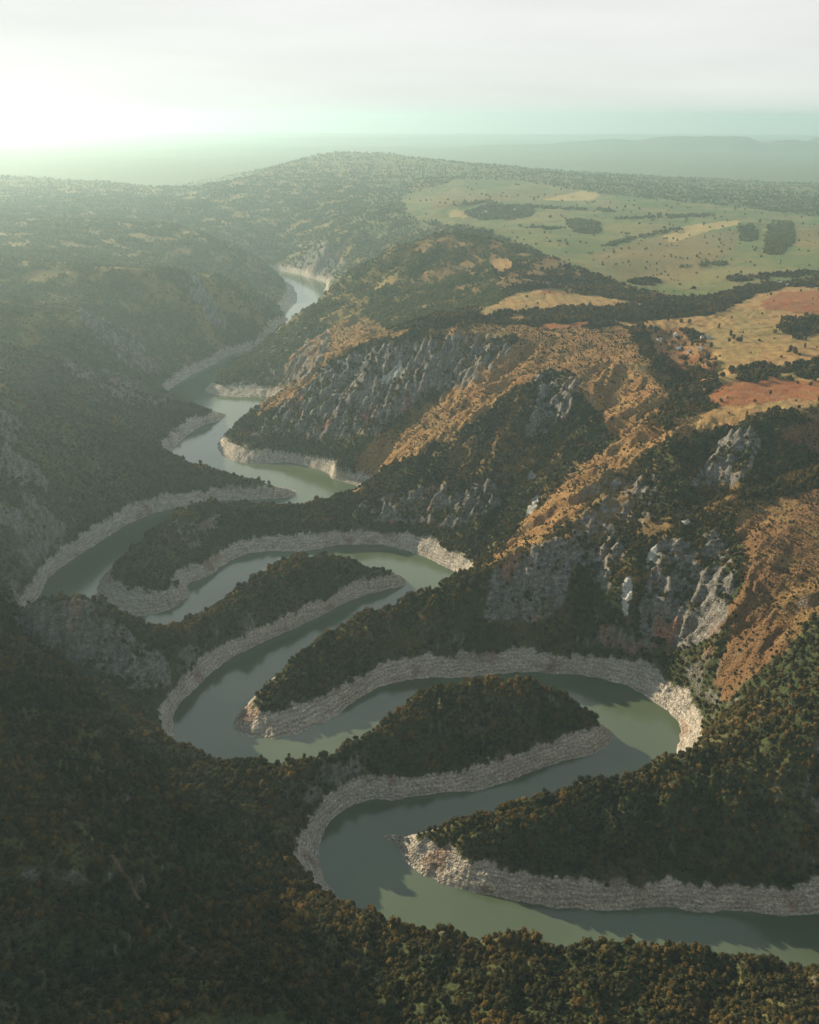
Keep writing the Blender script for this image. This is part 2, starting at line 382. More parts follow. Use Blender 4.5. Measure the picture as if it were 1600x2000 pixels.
def gullies(X, Y, gx, gy, cell, seed):
    """stripes that run down the slope, blended from cell to cell"""
    gl = np.hypot(gx, gy) + 1e-6
    px, py = -gy / gl, gx / gl          # along the contour
    cx = np.floor(X / cell); cy = np.floor(Y / cell)
    s = np.zeros(X.shape, np.float32); c = np.zeros(X.shape, np.float32); w = np.zeros(X.shape, np.float32)
    for i in (-1, 0, 1):
        for j in (-1, 0, 1):
            ii = (cx + i).astype(np.int64); jj = (cy + j).astype(np.int64)
            ox = (ii + .2 + .6 * hash2(ii, jj, seed)) * cell; oy = (jj + .2 + .6 * hash2(ii, jj, seed + 5)) * cell
            dx = X - ox; dy = Y - oy
            ww = np.exp(-(dx * dx + dy * dy) / (cell * cell) * 2.2)
            ph = (dx * px + dy * py) / cell * 6.2831853 * 1.1 + 6.28 * hash2(ii, jj, seed + 9)
            s += ww * np.sin(ph); c += ww * np.cos(ph); w += ww
    return c / np.maximum(np.hypot(s, c), 1e-4) * sst(0.02, .25, np.hypot(s, c) / w)

def heights(X, Y, u, v):
    z = samp_smooth(Zs, u, v)
    gx = samp(GX, u, v); gy = samp(GY, u, v)
    sl = np.hypot(gx, gy)
    steep = sst(0.18, 0.6, sl)
    Rr = np.hypot(X, Y)
    lift = sst(14, 50, z)
    far = np.clip(Rr / 2600, 1, 1.5) * (1 - .6 * sst(2200, 2600, Rr) * (1 - sst(3600, 4200, Rr)))
    wx = X + 16 * noise(X / 48, Y / 48, 3) + 7 * noise(X / 19, Y / 19, 5); wy = Y + 16 * noise(X / 48, Y / 48, 4) + 7 * noise(X / 19, Y / 19, 6)
    g1 = gullies(wx, wy, gx, gy, 72, 11); g2 = gullies(wx, wy, gx, gy, 30, 21); g3 = gullies(wx, wy, gx, gy, 12, 31)
    g0 = gullies(wx, wy, gx, gy, 150, 401)
    z = z + 8.5 * g0 * sst(60, 150, z) * sst(.12, .4, sl) * (Rr < 4500)
    z = z + lift * (0.25 + steep) * far * (3.6 * g1 + 2.2 * g2 * (Rr < 3500)) 
    z = z + lift * (6 * fbm(X, Y, 160, 3, 40) * far * 1.2 + (1.5 + 3.5 * steep) * fbm(X, Y, 34, 3, 50, ridged=True))
    z = z + lift * 16 * fbm(X, Y, 620, 2, 45) * sst(2200, 3000, Rr)
    near = Rr < 3200
    z = z + near * sst(-2, 4, z) * (0.35 * g3 * sst(0.2, .5, sl) * lift + (0.45 + 1.3 * steep * lift) * fbm(X, Y, 9, 3, 60, ridged=True))
    z = z + near * sst(-6, 0, z) * (1 - lift) * (.7 * g2 + 1.3 * noise(X / 17, Y / 17, 71) + .8 * noise(X / 6, Y / 6, 72))
    lam = 4.2 + .8 * noise(X / 90, Y / 90, 73)
    z = z + near * sst(1, 4, z) * (1 - sst(60, 200, z) * .6) * sst(.25, .6, sl) * .32 * np.sin(6.2831853 * z / lam + 1.5 * noise(X / 30, Y / 30, 74)) * (.4 + .6 * sst(-.3, .5, noise(X / 25, Y / 25, 75)))
    return z, sl
Z, SL = heights(X, Y, UG, VG)
# rock crags: push steep rough places towards vertical steps
GZv, GZu = np.gradient(Z)
zs_r = GZv / np.gradient(VG, axis=0) / RG; zs_t = GZu / np.gradient(UG, axis=1) / RG
SLF = np.hypot(zs_r, zs_t)

PX, PY = pj(X, Y, Z)

# ------------------------------------------------------------------ land cover (base colours and where things grow)
wnx = 9 * noise(X / 40, Y / 40, 91) + 4 * noise(X / 12, Y / 12, 92)
wny = 4 * noise(X / 40, Y / 40, 93) + 2 * noise(X / 12, Y / 12, 94)
k_ = np.clip(1400 / np.maximum(RG, 1), .15, 2.0)
QX = PX + wnx * k_; QY = PY + wny * k_
INFRAME = (PX > -400) & (PX < 2000) & (PY > 200) & (PY < 2300)
nB = fbm(X, Y, 28, 4, 110)
def cover(polys, ymin=0, ymax=1e9, soft=14, wp=1.0):
    m = np.zeros(X.shape, bool)
    QX = PX + wnx * k_ * wp; QY = PY + wny * k_ * wp
    for p in polys: m |= inpoly(QX, QY, p)
    m = (m & INFRAME & (Y > ymin) & (Y < ymax)).astype(np.float32)
    for _ in range(soft):
        p = np.pad(m, 1, mode='edge')
        m = (p[:-2, 1:-1] + p[2:, 1:-1] + p[1:-1, :-2] + p[1:-1, 2:]) * .25
    if soft: m = m + .42 * nB * (m > .02) * (m < .98)
    return m > .5

MEADOW = cover([
    [(925, 615), (960, 595), (1010, 572), (1060, 566), (1110, 572), (1180, 580), (1290, 600), (1260, 606), (1170, 602), (1100, 612), (1020, 625), (960, 622)],
    [(1180, 625), (1230, 632), (1320, 622), (1400, 612), (1480, 575), (1540, 560), (1600, 560), (1700, 560), (1700, 750), (1600, 745), (1480, 737), (1400, 748), (1395, 700), (1380, 660), (1330, 640), (1230, 640)],
    [(950, 500), (1000, 505), (1000, 530), (975, 530), (955, 515)], [(1350, 820), (1420, 785), (1600, 775), (1600, 795), (1500, 800), (1440, 830), (1350, 840)],
    [(1430, 525), (1500, 510), (1600, 503), (1600, 520), (1500, 530), (1440, 535)]], 1250, 3200)
REDSOIL = cover([
    [(1370, 780), (1415, 748), (1500, 737), (1600, 745), (1700, 745), (1700, 775), (1600, 778), (1500, 785), (1420, 795)],
    [(1480, 590), (1530, 570), (1620, 568), (1620, 615), (1560, 612), (1500, 605)], [(1350, 590), (1395, 583), (1400, 596), (1355, 600)],
    [(1060, 632), (1180, 628), (1120, 640), (1050, 642)], [(1255, 640), (1300, 645), (1300, 655), (1262, 652)], [(1050, 560), (1100, 565), (1110, 572), (1060, 575)]], 1250, 3200)
SHRUB = cover([
    [(700, 880), (760, 840), (850, 780), (940, 700), (1000, 680), (1040, 660), (930, 655), (800, 658), (700, 665), (690, 655), (820, 640), (920, 628), (1040, 636), (1230, 640), (1250, 690), (1290, 750), (1330, 830), (1250, 870), (1190, 850), (1130, 740), (1080, 715), (1040, 745), (960, 800), (870, 855), (760, 915), (700, 955), (640, 985), (690, 950)],
    [(1420, 800), (1340, 825), (1240, 850), (1160, 890), (1080, 960), (1000, 1050), (940, 1100), (1000, 1100), (1060, 1062), (1150, 990), (1240, 890), (1300, 855), (1420, 840)],
    [(560, 700), (640, 640), (700, 610), (760, 640), (700, 680), (640, 710), (600, 760), (540, 800), (470, 835), (500, 800)]], 900, 3300, soft=40, wp=2.6)
SHRUB2 = cover([[(1440, 1015), (1500, 985), (1540, 960), (1700, 940), (1700, 1130), (1570, 1210), (1500, 1310), (1400, 1375), (1370, 1360), (1430, 1240), (1450, 1120)],
                [(1500, 840), (1600, 820), (1700, 800), (1700, 900), (1560, 880)]], 600, 1500, soft=40, wp=3.0)
FARFIELD = cover([[(780, 385), (900, 350), (1000, 352), (1200, 382), (1420, 402), (1640, 430), (2000, 430), (2000, 560), (1600, 555), (1500, 548), (1350, 585), (1230, 558), (1100, 512), (960, 452), (880, 440), (800, 425)]], 2300, 7000)
BRIGHTF = cover([[(1290, 462), (1340, 440), (1440, 430), (1450, 436), (1380, 452), (1310, 475)], [(1140, 372), (1180, 380), (1150, 392), (1050, 392)], [(880, 410), (950, 412), (940, 425), (870, 425)]], 2300, 7000)
BROWNF = cover([[(1145, 500), (1250, 470), (1330, 462), (1440, 450), (1440, 480), (1350, 545), (1250, 560), (1180, 520)], [(840, 390), (1000, 372), (1130, 380), (1000, 390), (850, 410)], [(1540, 460), (1600, 440), (1600, 480), (1560, 485)]], 2300, 7000)
BANDS = cover([
    [(1000, 612), (1060, 604), (1100, 598), (1190, 600), (1330, 592), (1330, 604), (1200, 618), (1120, 630), (1040, 628)],
    [(1130, 560), (1180, 562), (1300, 582), (1400, 585), (1480, 560), (1600, 540), (1700, 535), (1700, 552), (1600, 556), (1500, 562), (1440, 590), (1400, 600), (1340, 606), (1320, 592), (1230, 585)],
    [(1520, 628), (1600, 618), (1700, 620), (1700, 658), (1600, 655), (1560, 660), (1520, 645)],
    [(1420, 722), (1480, 712), (1540, 718), (1600, 700), (1700, 690), (1700, 745), (1600, 742), (1540, 730), (1500, 738), (1450, 745)],
    [(1225, 640), (1262, 638), (1262, 655), (1235, 662)], [(1325, 638), (1350, 645), (1378, 668), (1350, 668), (1335, 655)],
    [(1255, 688), (1275, 690), (1330, 725), (1382, 722), (1388, 745), (1350, 800), (1290, 850), (1250, 850), (1300, 780), (1300, 735)],
    [(1100, 432), (1130, 428), (1170, 436), (1172, 456), (1130, 458)], [(1440, 445), (1470, 440), (1480, 470), (1450, 472)], [(1500, 440), (1545, 432), (1550, 470), (1530, 495), (1490, 498)],
    [(900, 418), (960, 398), (1040, 405), (1040, 422), (1000, 428), (940, 430)], [(1420, 540), (1600, 528), (1600, 538), (1420, 552)], [(1220, 545), (1285, 546), (1285, 556), (1230, 556)],
    [(880, 628), (1000, 606), (1000, 618), (900, 640)],
    [(1000, 401), (1200, 411), (1200, 414), (1000, 404)], [(1200, 426), (1400, 419), (1400, 422), (1200, 429)], [(1010, 440), (1100, 447), (1100, 450), (1010, 443)], [(1180, 478), (1260, 458), (1330, 446), (1330, 449), (1260, 462), (1182, 482)], [(1330, 520), (1420, 512), (1420, 516), (1330, 524)], [(880, 402), (960, 392), (960, 395), (880, 405)]], 1200, 7000, soft=2, wp=2.0)
ROCKP = cover([
    [(950, 1130), (1000, 1095), (1060, 1060), (1110, 1045), (1115, 1110), (1100, 1190), (1060, 1215), (950, 1215)],
    [(1100, 1062), (1150, 1000), (1200, 940), (1280, 925), (1290, 960), (1250, 1040), (1210, 1100), (1190, 1160), (1130, 1110)],
    [(1370, 880), (1420, 850), (1478, 835), (1484, 880), (1450, 940), (1380, 950), (1330, 950)],
    [(600, 760), (630, 720), (700, 690), (800, 668), (850, 670), (880, 700), (820, 780), (740, 850), (640, 860), (540, 850), (480, 850), (540, 800)],
    [(20, 1200), (80, 1180), (170, 1172), (230, 1215), (330, 1295), (340, 1350), (250, 1345), (140, 1290), (60, 1250)],
    [(1040, 740), (1075, 715), (1110, 720), (1140, 760), (1100, 820), (1040, 860), (1010, 860), (1040, 800)], [(920, 960), (950, 930), (985, 960), (975, 1020), (940, 990)],
    [(0, 800), (40, 815), (60, 860), (0, 860)], [(0, 870), (60, 900), (130, 960), (60, 950), (0, 940)], [(0, 980), (50, 1000), (60, 1050), (0, 1030)],
    [(140, 600), (180, 610), (260, 650), (290, 690), (330, 735), (270, 730), (200, 680)], [(120, 700), (200, 720), (260, 740), (350, 800), (250, 790), (130, 730)],
    [(330, 535), (385, 535), (410, 580), (470, 650), (500, 665), (420, 640), (370, 570)],
    [(430, 745), (480, 700), (600, 640), (640, 640), (640, 690), (600, 740), (560, 755)],
    [(700, 985), (800, 950), (900, 950), (960, 1000), (900, 1030), (720, 1020)], [(1160, 640), (1180, 640), (1170, 650)], [(340, 1000), (400, 975), (430, 1010), (400, 1060), (350, 1080)],
    [(560, 480), (640, 470), (680, 520), (640, 560), (570, 530)], [(870, 660), (1000, 655), (990, 700), (900, 760), (840, 760), (860, 700)],
    [(1280, 1060), (1400, 1040), (1440, 1100), (1420, 1230), (1330, 1270), (1250, 1240), (1260, 1150)], [(550, 350), (640, 330), (700, 380), (620, 400)]], 600, 6500)
SCREE = cover([
    [(732, 740), (760, 725), (785, 710), (792, 722), (775, 742), (745, 747)], [(1025, 925), (1046, 914), (1052, 935), (1030, 943)],
    [(1044, 965), (1058, 960), (1046, 990), (1026, 1016), (1017, 1010), (1035, 985)], [(1255, 1085), (1280, 1060), (1284, 1075), (1262, 1110), (1251, 1108)],
    [(1213, 1125), (1230, 1128), (1240, 1155), (1244, 1170), (1233, 1180), (1229, 1218), (1217, 1215), (1221, 1185), (1209, 1175), (1216, 1150)],
    [(1199, 1205), (1213, 1200), (1209, 1220), (1200, 1238)], [(195, 965), (215, 967), (213, 982), (198, 986)], [(1330, 1015), (1355, 1010), (1350, 1022), (1335, 1030)]])

def col(a): return np.array(a, np.float32)[None, None, :]
def mixc(A, B, m): return A + (B - A) * m[..., None].astype(np.float32)
nA = fbm(X, Y, 120, 4, 100); nB = fbm(X, Y, 28, 4, 110); nC = fbm(X, Y, 400, 3, 120); nD = fbm(X, Y, 8, 3, 130)
one = np.ones(X.shape, np.float32)
base = mixc(col((.045, .06, .022)) * one[..., None], col((.11, .105, .04)), sst(-.3, .5, nA))
dry = mixc(col((.215, .118, .046)) * one[..., None], col((.29, .19, .078)), sst(-.4, .4, nB))
dry = mixc(dry, col((.10, .085, .035)), .6 * sst(.0, .5, nA + .4 * nD))
base = mixc(base, dry, SHRUB * 1.0)
base = mixc(base, mixc(dry, col((.15, .085, .045)), .6 * one) * .8, SHRUB2 * 1.0)
grass = mixc(col((.34, .225, .088)) * one[..., None], col((.27, .22, .085)), sst(-.3, .4, nA))
grass = mixc(grass, col((.38, .21, .11)), .7 * sst(.05, .45, nB + .5 * nC))
stripes = sst(-.2, .8, np.sin(X * .22 + 5 * nA)) * .18
grass = grass * (1 - stripes[..., None])
base = mixc(base, grass, MEADOW * 1.0)
soil = mixc(col((.25, .098, .036)) * one[..., None], col((.24, .125, .056)), sst(-.2, .4, nB))
base = mixc(base, soil, REDSOIL * 1.0)
HOLLOW = cover([[(1265, 652), (1300, 640), (1345, 638), (1385, 665), (1400, 705), (1385, 765), (1350, 800), (1320, 760), (1285, 700)]], 1250, 2400)
base = mixc(base, mixc(dry, soil, .4 * one), HOLLOW * 1.0)
ff = mixc(col((.12, .165, .065)) * one[..., None], col((.20, .19, .08)), sst(-.3, .4, nC + .5 * nA))
ff = mixc(ff, col((.07, .09, .04)), .5 * sst(.1, .5, nB))
base = mixc(base, ff, FARFIELD * 1.0)
base = mixc(base, mixc(ff, col((.22, .14, .065)), .45 * one), (BROWNF & FARFIELD) * 1.0)
base = mixc(base, col((.42, .33, .14)) * (1 + .2 * nB[..., None]), BRIGHTF * .8)
outside = (~FARFIELD) & (X > 650) & (Z > 200) & (PX > 1640)
base = mixc(base, grass, outside * .8)
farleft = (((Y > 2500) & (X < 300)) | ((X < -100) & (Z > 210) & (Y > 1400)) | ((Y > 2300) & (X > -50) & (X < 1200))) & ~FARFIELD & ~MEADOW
opening = sst(.12, .38, nC * .5 + nA * .8 + .35 * nB) * (1 - sst(.35, .7, SL)) * sst(90, 170, Z) * (~MEADOW) * (~FARFIELD) * (~REDSOIL)
base = mixc(base, mixc(dry, col((.15, .125, .05)), .6 * one), opening * .9)
base = mixc(base, mixc(col((.11, .115, .042)) * one[..., None], col((.23, .18, .065)), sst(-.15, .3, nA + .4 * nB)), farleft * .8)  # distant ground lightened to stand in for sunlit haze
farh0 = (Y > 4300) & (X > -300) & ~FARFIELD
base = mixc(base, mixc(ff, dry, .5 * sst(.1, .4, nC + .4 * nA)), farh0 * .8)
base = mixc(base, col((.13, .15, .07)) * one[..., None], sst(7000, 10000, RG) * .8)
dryedge = sst(-.05, .25, nA + .6 * nB) * sst(20, 80, Z - RING) * (X > 0) * (RG > 850) * (RG < 3600) * (~MEADOW) * (~REDSOIL) * (~FARFIELD) * (~SHRUB) * (~BANDS)
base = mixc(base, mixc(dry, col((.13, .085, .035)), .45 * one), dryedge * .85)
# rock
rn = nB * .5 + nD * .4
rockm = sst(2.2, 2.9, SLF + .6 * rn) * (RG < 6000) * .8
rockm = np.maximum(rockm, ROCKP * sst(-.20, .12, nB + .5 * nD + .7 * (SLF - .75)))
rockm = rockm * (~MEADOW) * (~REDSOIL)
rk = rockm.copy()
for _ in range(6):
    p = np.pad(rk, 1, mode='edge'); rk = (p[:-2, 1:-1] + p[2:, 1:-1] + p[1:-1, :-2] + p[1:-1, 2:]) * .25
u_g, v_g = UG, VG
gsx = samp(GX, u_g, v_g); gsy = samp(GY, u_g, v_g)
wx_ = X + 10 * nB; wy_ = Y + 10 * nA
crag = gullies(wx_, wy_, gsx, gsy, 26, 201) * 4.2 + fbm(X, Y, 24, 4, 210, ridged=True) * 6.5 + np.sin(Z * .55 + 3 * nB) * 1.1
Z = Z + rk * crag * np.clip(RG / 1300, .7, 1.6) * (Z > 22)
strata = np.sin(Z * .9 + 3 * nB + 2 * nA)
rockc = mixc(col((.12, .118, .108)) * one[..., None], col((.27, .265, .24)), sst(-.5, .6, nD + .4 * strata))
rockc = mixc(rockc, col((.38, .17, .10)), .75 * sst(.22, .5, fbm(X, Y, 60, 3, 140)))
base = mixc(base, rockc, rockm)
base = mixc(base, col((.40, .42, .40)) * (1 + .1 * nD[..., None]), SCREE * 1.0)
# bare drawdown band
ringedge = RING - .5 + 7.0 * nB + 5.0 * nD + 3.5 * nA
ringm = 1 - sst(-.8, .8, Z - ringedge)
ringc = mixc(col((.37, .345, .29)) * one[..., None], col((.54, .515, .44)), sst(-.6, .6, .4 * nB + .5 * np.sin(Z * 1.9 + 2.5 * nB)))
ringc = mixc(ringc, col((.25, .15, .095)), .65 * sst(.24, .5, fbm(X, Y, 45, 3, 150)))
ringc = mixc(ringc, col((.15, .12, .06)), .6 * sst(.2, .5, fbm(X, Y, 60, 3, 160)) * sst(6, 18, Z))
ringc = mixc(ringc, col((.42, .42, .40)), (1 - sst(.6, 1.8, Z)) * .4)
base = mixc(base, ringc, ringm)
def seg_dist(pts):
    d = np.full(X.shape, 1e9)
    P_ = [un(*p) for p in pts]
    for (x0, y0), (x1, y1) in zip(P_[:-1], P_[1:]):
        t = np.clip(((X - x0) * (x1 - x0) + (Y - y0) * (y1 - y0)) / ((x1 - x0) ** 2 + (y1 - y0) ** 2), 0, 1)
        d = np.minimum(d, np.hypot(X - x0 - t * (x1 - x0), Y - y0 - t * (y1 - y0)))
    return d
TRACKS = [[(120, 1600, 160), (190, 1668, 150), (265, 1740, 140), (310, 1790, 132), (350, 1835, 128), (395, 1875, 128), (440, 1892, 125)],
          [(1350, 631, 272), (1372, 642, 271), (1393, 655, 270), (1400, 680, 270)], [(1393, 655, 270), (1450, 645, 272), (1530, 610, 276), (1620, 590, 280)]]
tr = np.minimum.reduce([seg_dist(t_) for t_ in TRACKS]) + 1.5 * nB
base = mixc(base, col((.36, .25, .17)), (1 - sst(.6, 2.2, tr)) * .4)
base = np.clip(base * (1 + (.12 * nD * (1 - ringm))[..., None]), .005, .8)

# where trees grow
dens = np.ones(X.shape, np.float32)
dens *= .72 + .5 * sst(-.5, .2, nA)
dens = np.where(SHRUB, .30 + .75 * sst(-.05, .35, nB + .5 * nA), dens)
dens = np.where(SHRUB2, .5 + .6 * sst(.0, .35, nB + .3 * nA), dens)
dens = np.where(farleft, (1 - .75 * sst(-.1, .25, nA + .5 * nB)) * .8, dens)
dens = dens * (1 - .8 * opening)
dens = np.where(FARFIELD, .002 + .8 * sst(.40, .46, nA * .45 + nB * .8), dens)
dens = np.where(MEADOW | REDSOIL, .004, dens)
dens = np.where(HOLLOW, .12, dens)
dens = np.where(BROWNF | BRIGHTF, .01, dens)
dens = np.where(outside, .15, dens)
dens = np.where(BANDS, .35 + 1.0 * sst(-.25, .1, nB), dens)
FARH = (~FARFIELD) & (Y > 4300) & (X > -300)
dens = np.where(FARH, .25 + .7 * sst(.1, .35, nA + .5 * nB + .3 * nC), dens)
dens *= 1 - .45 * sst(5000, 8000, RG)
dens *= 1 - .5 * dryedge
dens *= 1 - .93 * np.clip(rockm * 1.1, 0, 1)
dens *= sst(-.5, 6.0, Z - ringedge) * .6 + .4 * sst(-.5, 1.5, Z - ringedge)
dens *= 1 - SCREE
dens *= sst(-.2, .1, 3.8 - SLF)
dens *= sst(1.2, 2.8, tr)
size = np.ones(X.shape, np.float32)
size = np.where(SHRUB | SHRUB2, .55, size)
size = np.where(BANDS & (Y < 3000), 1.25, size)

# ------------------------------------------------------------------ sampling the finished ground anywhere
def gs(G, x, y):
    u = np.arctan2(x, y); v = np.log(np.hypot(x, y))
    fi = np.interp(u, US, np.arange(len(US))); fj = np.interp(v, VS, np.arange(len(VS)))
    i = np.clip(fi.astype(int), 0, len(US) - 2); j = np.clip(fj.astype(int), 0, len(VS) - 2)
    a = fi - i; b = fj - j
    return G[j, i] * (1 - a) * (1 - b) + G[j, i + 1] * a * (1 - b) + G[j + 1, i] * (1 - a) * b + G[j + 1, i + 1] * a * b
def ground_at(px, py):
    """first place where the sight line through a photo pixel meets the ground"""
    dx = px - 800.0; dy = 1000.0 - py
    d = np.array([dx, FPX * math.cos(PITCH) + dy * math.sin(PITCH), -FPX * math.sin(PITCH) + dy * math.cos(PITCH)]); d /= np.linalg.norm(d)
    t = np.exp(np.linspace(math.log(420), math.log(12000), 4000))
    x, y, z = d[0] * t, d[1] * t, CAMH + d[2] * t
    h = gs(Z, x, y) - z
    k = np.argmax(h > 0)
    if h[k] <= 0: return None
    return float(x[k]), float(y[k]), float(gs(Z, x[k:k + 1], y[k:k + 1])[0])

# ------------------------------------------------------------------ mesh helpers
def link(o):
    S.collection.objects.link(o); return o
def mesh_np(name, V, Fq, mat=None, smooth=True, n=4):
    me = bpy.data.meshes.new(name)
    me.vertices.add(len(V)); me.vertices.foreach_set('co', np.asarray(V, np.float32).ravel())
    me.loops.add(len(Fq) * n); me.loops.foreach_set('vertex_index', np.asarray(Fq, np.int32).ravel())
    me.polygons.add(len(Fq)); me.polygons.foreach_set('loop_start', np.arange(0, len(Fq) * n, n, dtype=np.int32))
    me.polygons.foreach_set('use_smooth', np.full(len(Fq), smooth))
    me.update(calc_edges=True)
    if mat: me.materials.append(mat)
    return me
def tag(o, label=None, cat=None, group=None, kind=None):
    if label: o['label'] = label
    if cat: o['category'] = cat
    if group: o['group'] = group
    if kind: o['kind'] = kind
    return o
def new_mat(name):
    m = bpy.data.materials.new(name); m.use_nodes = True
    nt = m.node_tree; b = nt.nodes['Principled BSDF']
    return m, nt.nodes, nt.links, b

# ------------------------------------------------------------------ ground
gm, N_, L_, B_ = new_mat('ground_cover')
at = N_.new('ShaderNodeAttribute'); at.attribute_name = 'cover'
geo = N_.new('ShaderNodeNewGeometry')
n1 = N_.new('ShaderNodeTexNoise'); n1.inputs['Scale'].default_value = .35; n1.inputs['Detail'].default_value = 6; n1.inputs['Roughness'].default_value = .65
L_.new(geo.outputs['Position'], n1.inputs['Vector'])
mr = N_.new('ShaderNodeMapRange'); mr.inputs[1].default_value = .3; mr.inputs[2].default_value = .7; mr.inputs[3].default_value = .52; mr.inputs[4].default_value = 1.48
L_.new(n1.outputs['Fac'], mr.inputs[0])
mu = N_.new('ShaderNodeMix'); mu.data_type = 'RGBA'; mu.blend_type = 'MULTIPLY'; mu.inputs[0].default_value = 1
L_.new(at.outputs['Color'], mu.inputs[6]); L_.new(mr.outputs[0], mu.inputs[7]); L_.new(mu.outputs[2], B_.inputs['Base Color'])
vo = N_.new('ShaderNodeTexVoronoi'); vo.inputs['Scale'].default_value = .42; L_.new(geo.outputs['Position'], vo.inputs['Vector'])
ad = N_.new('ShaderNodeMath'); ad.operation = 'ADD'; L_.new(vo.outputs['Distance'], ad.inputs[0]); L_.new(n1.outputs['Fac'], ad.inputs[1])
v2 = N_.new('ShaderNodeTexVoronoi'); v2.feature = 'DISTANCE_TO_EDGE'; v2.inputs['Scale'].default_value = .24
n3 = N_.new('ShaderNodeTexNoise'); n3.inputs['Scale'].default_value = .12; n3.inputs['Detail'].default_value = 4; L_.new(geo.outputs['Position'], n3.inputs['Vector'])
vm = N_.new('ShaderNodeVectorMath'); vm.operation = 'MULTIPLY_ADD'; vm.inputs[1].default_value = (9, 9, 12)
st = N_.new('ShaderNodeMapping'); st.inputs['Scale'].default_value = (1, 1, 2.4); L_.new(geo.outputs['Position'], st.inputs[0])
L_.new(n3.outputs['Color'], vm.inputs[0]); L_.new(st.outputs[0], vm.inputs[2]); L_.new(vm.outputs[0], v2.inputs['Vector'])
m3 = N_.new('ShaderNodeMapRange'); m3.inputs[1].default_value = 0; m3.inputs[2].default_value = .35; m3.inputs[3].default_value = .66; m3.inputs[4].default_value = 1.08
L_.new(v2.outputs[0], m3.inputs[0])
at2 = N_.new('ShaderNodeAttribute'); at2.attribute_name = 'stone'
m4 = N_.new('ShaderNodeMix'); m4.data_type = 'RGBA'; m4.blend_type = 'MULTIPLY'
L_.new(at2.outputs['Fac'], m4.inputs[0]); L_.new(mu.outputs[2], m4.inputs[6]); L_.new(m3.outputs[0], m4.inputs[7]); L_.new(m4.outputs[2], B_.inputs['Base Color'])
sm = N_.new('ShaderNodeMapping'); sm.inputs['Scale'].default_value = (.05, .05, .42); L_.new(geo.outputs['Position'], sm.inputs[0])
sn = N_.new('ShaderNodeTexNoise'); sn.inputs['Scale'].default_value = 1.0; sn.inputs['Detail'].default_value = 7; sn.inputs['Roughness'].default_value = .7; L_.new(sm.outputs[0], sn.inputs['Vector'])
sr = N_.new('ShaderNodeMapRange'); sr.inputs[1].default_value = .32; sr.inputs[2].default_value = .68; sr.inputs[3].default_value = .62; sr.inputs[4].default_value = 1.34; L_.new(sn.outputs['Fac'], sr.inputs[0])
m5 = N_.new('ShaderNodeMix'); m5.data_type = 'RGBA'; m5.blend_type = 'MULTIPLY'
L_.new(at2.outputs['Fac'], m5.inputs[0]); L_.new(m4.outputs[2], m5.inputs[6]); L_.new(sr.outputs[0], m5.inputs[7]); L_.new(m5.outputs[2], B_.inputs['Base Color'])
bu = N_.new('ShaderNodeBump'); bu.inputs['Strength'].default_value = .9; bu.inputs['Distance'].default_value = 1.8
L_.new(ad.outputs[0], bu.inputs['Height']); L_.new(bu.outputs[0], B_.inputs['Normal'])
B_.inputs['Roughness'].default_value = .95; B_.inputs['Specular IOR Level'].default_value = .15

nr, nc = X.shape
idx = np.arange(nr * nc).reshape(nr, nc)
Fq = np.stack([idx[:-1, :-1], idx[:-1, 1:], idx[1:, 1:], idx[1:, :-1]], -1).reshape(-1, 4)
me = mesh_np('ground', np.stack([X, Y, Z], -1).reshape(-1, 3), Fq, gm)
ca = me.color_attributes.new('cover', 'FLOAT_COLOR', 'POINT')
ca.data.foreach_set('color', np.concatenate([base, one[..., None]], -1).astype(np.float32).ravel())
sa = me.attributes.new('stone', 'FLOAT', 'POINT'); sa.data.foreach_set('value', np.clip(np.maximum(ringm, rockm), 0, 1).astype(np.float32).ravel())
ground = link(bpy.data.objects.new('ground', me)); tag(ground, kind='structure')

# ------------------------------------------------------------------ water
wm, N_, L_, B_ = new_mat('lake_water')
geo = N_.new('ShaderNodeNewGeometry')
n1 = N_.new('ShaderNodeTexNoise'); n1.inputs['Scale'].default_value = .006; n1.inputs['Detail'].default_value = 4
L_.new(geo.outputs['Position'], n1.inputs['Vector'])
cr = N_.new('ShaderNodeValToRGB'); cr.color_ramp.elements[0].position = .35; cr.color_ramp.elements[0].color = (.080, .112, .066, 1)
cr.color_ramp.elements[1].position = .68; cr.color_ramp.elements[1].color = (.106, .148, .090, 1)
L_.new(n1.outputs['Fac'], cr.inputs[0]); L_.new(cr.outputs[0], B_.inputs['Base Color'])
n2 = N_.new('ShaderNodeTexNoise'); n2.inputs['Scale'].default_value = .25; n2.inputs['Detail'].default_value = 3
L_.new(geo.outputs['Position'], n2.inputs['Vector'])
bu = N_.new('ShaderNodeBump'); bu.inputs['Strength'].default_value = .25; bu.inputs['Distance'].default_value = .25
L_.new(n2.outputs['Fac'], bu.inputs['Height']); L_.new(bu.outputs[0], B_.inputs['Normal'])
B_.inputs['Roughness'].default_value = .11; B_.inputs['IOR'].default_value = 1.75; B_.inputs['Specular IOR Level'].default_value = .5
w = bpy.data.meshes.new('water')
w.from_pydata([(-3500, 300, 0), (2500, 300, 0), (2500, 8000, 0), (-3500, 8000, 0)], [], [(0, 1, 2, 3)])
w.materials.append(wm)
water = link(bpy.data.objects.new('water', w)); tag(water, kind='structure')

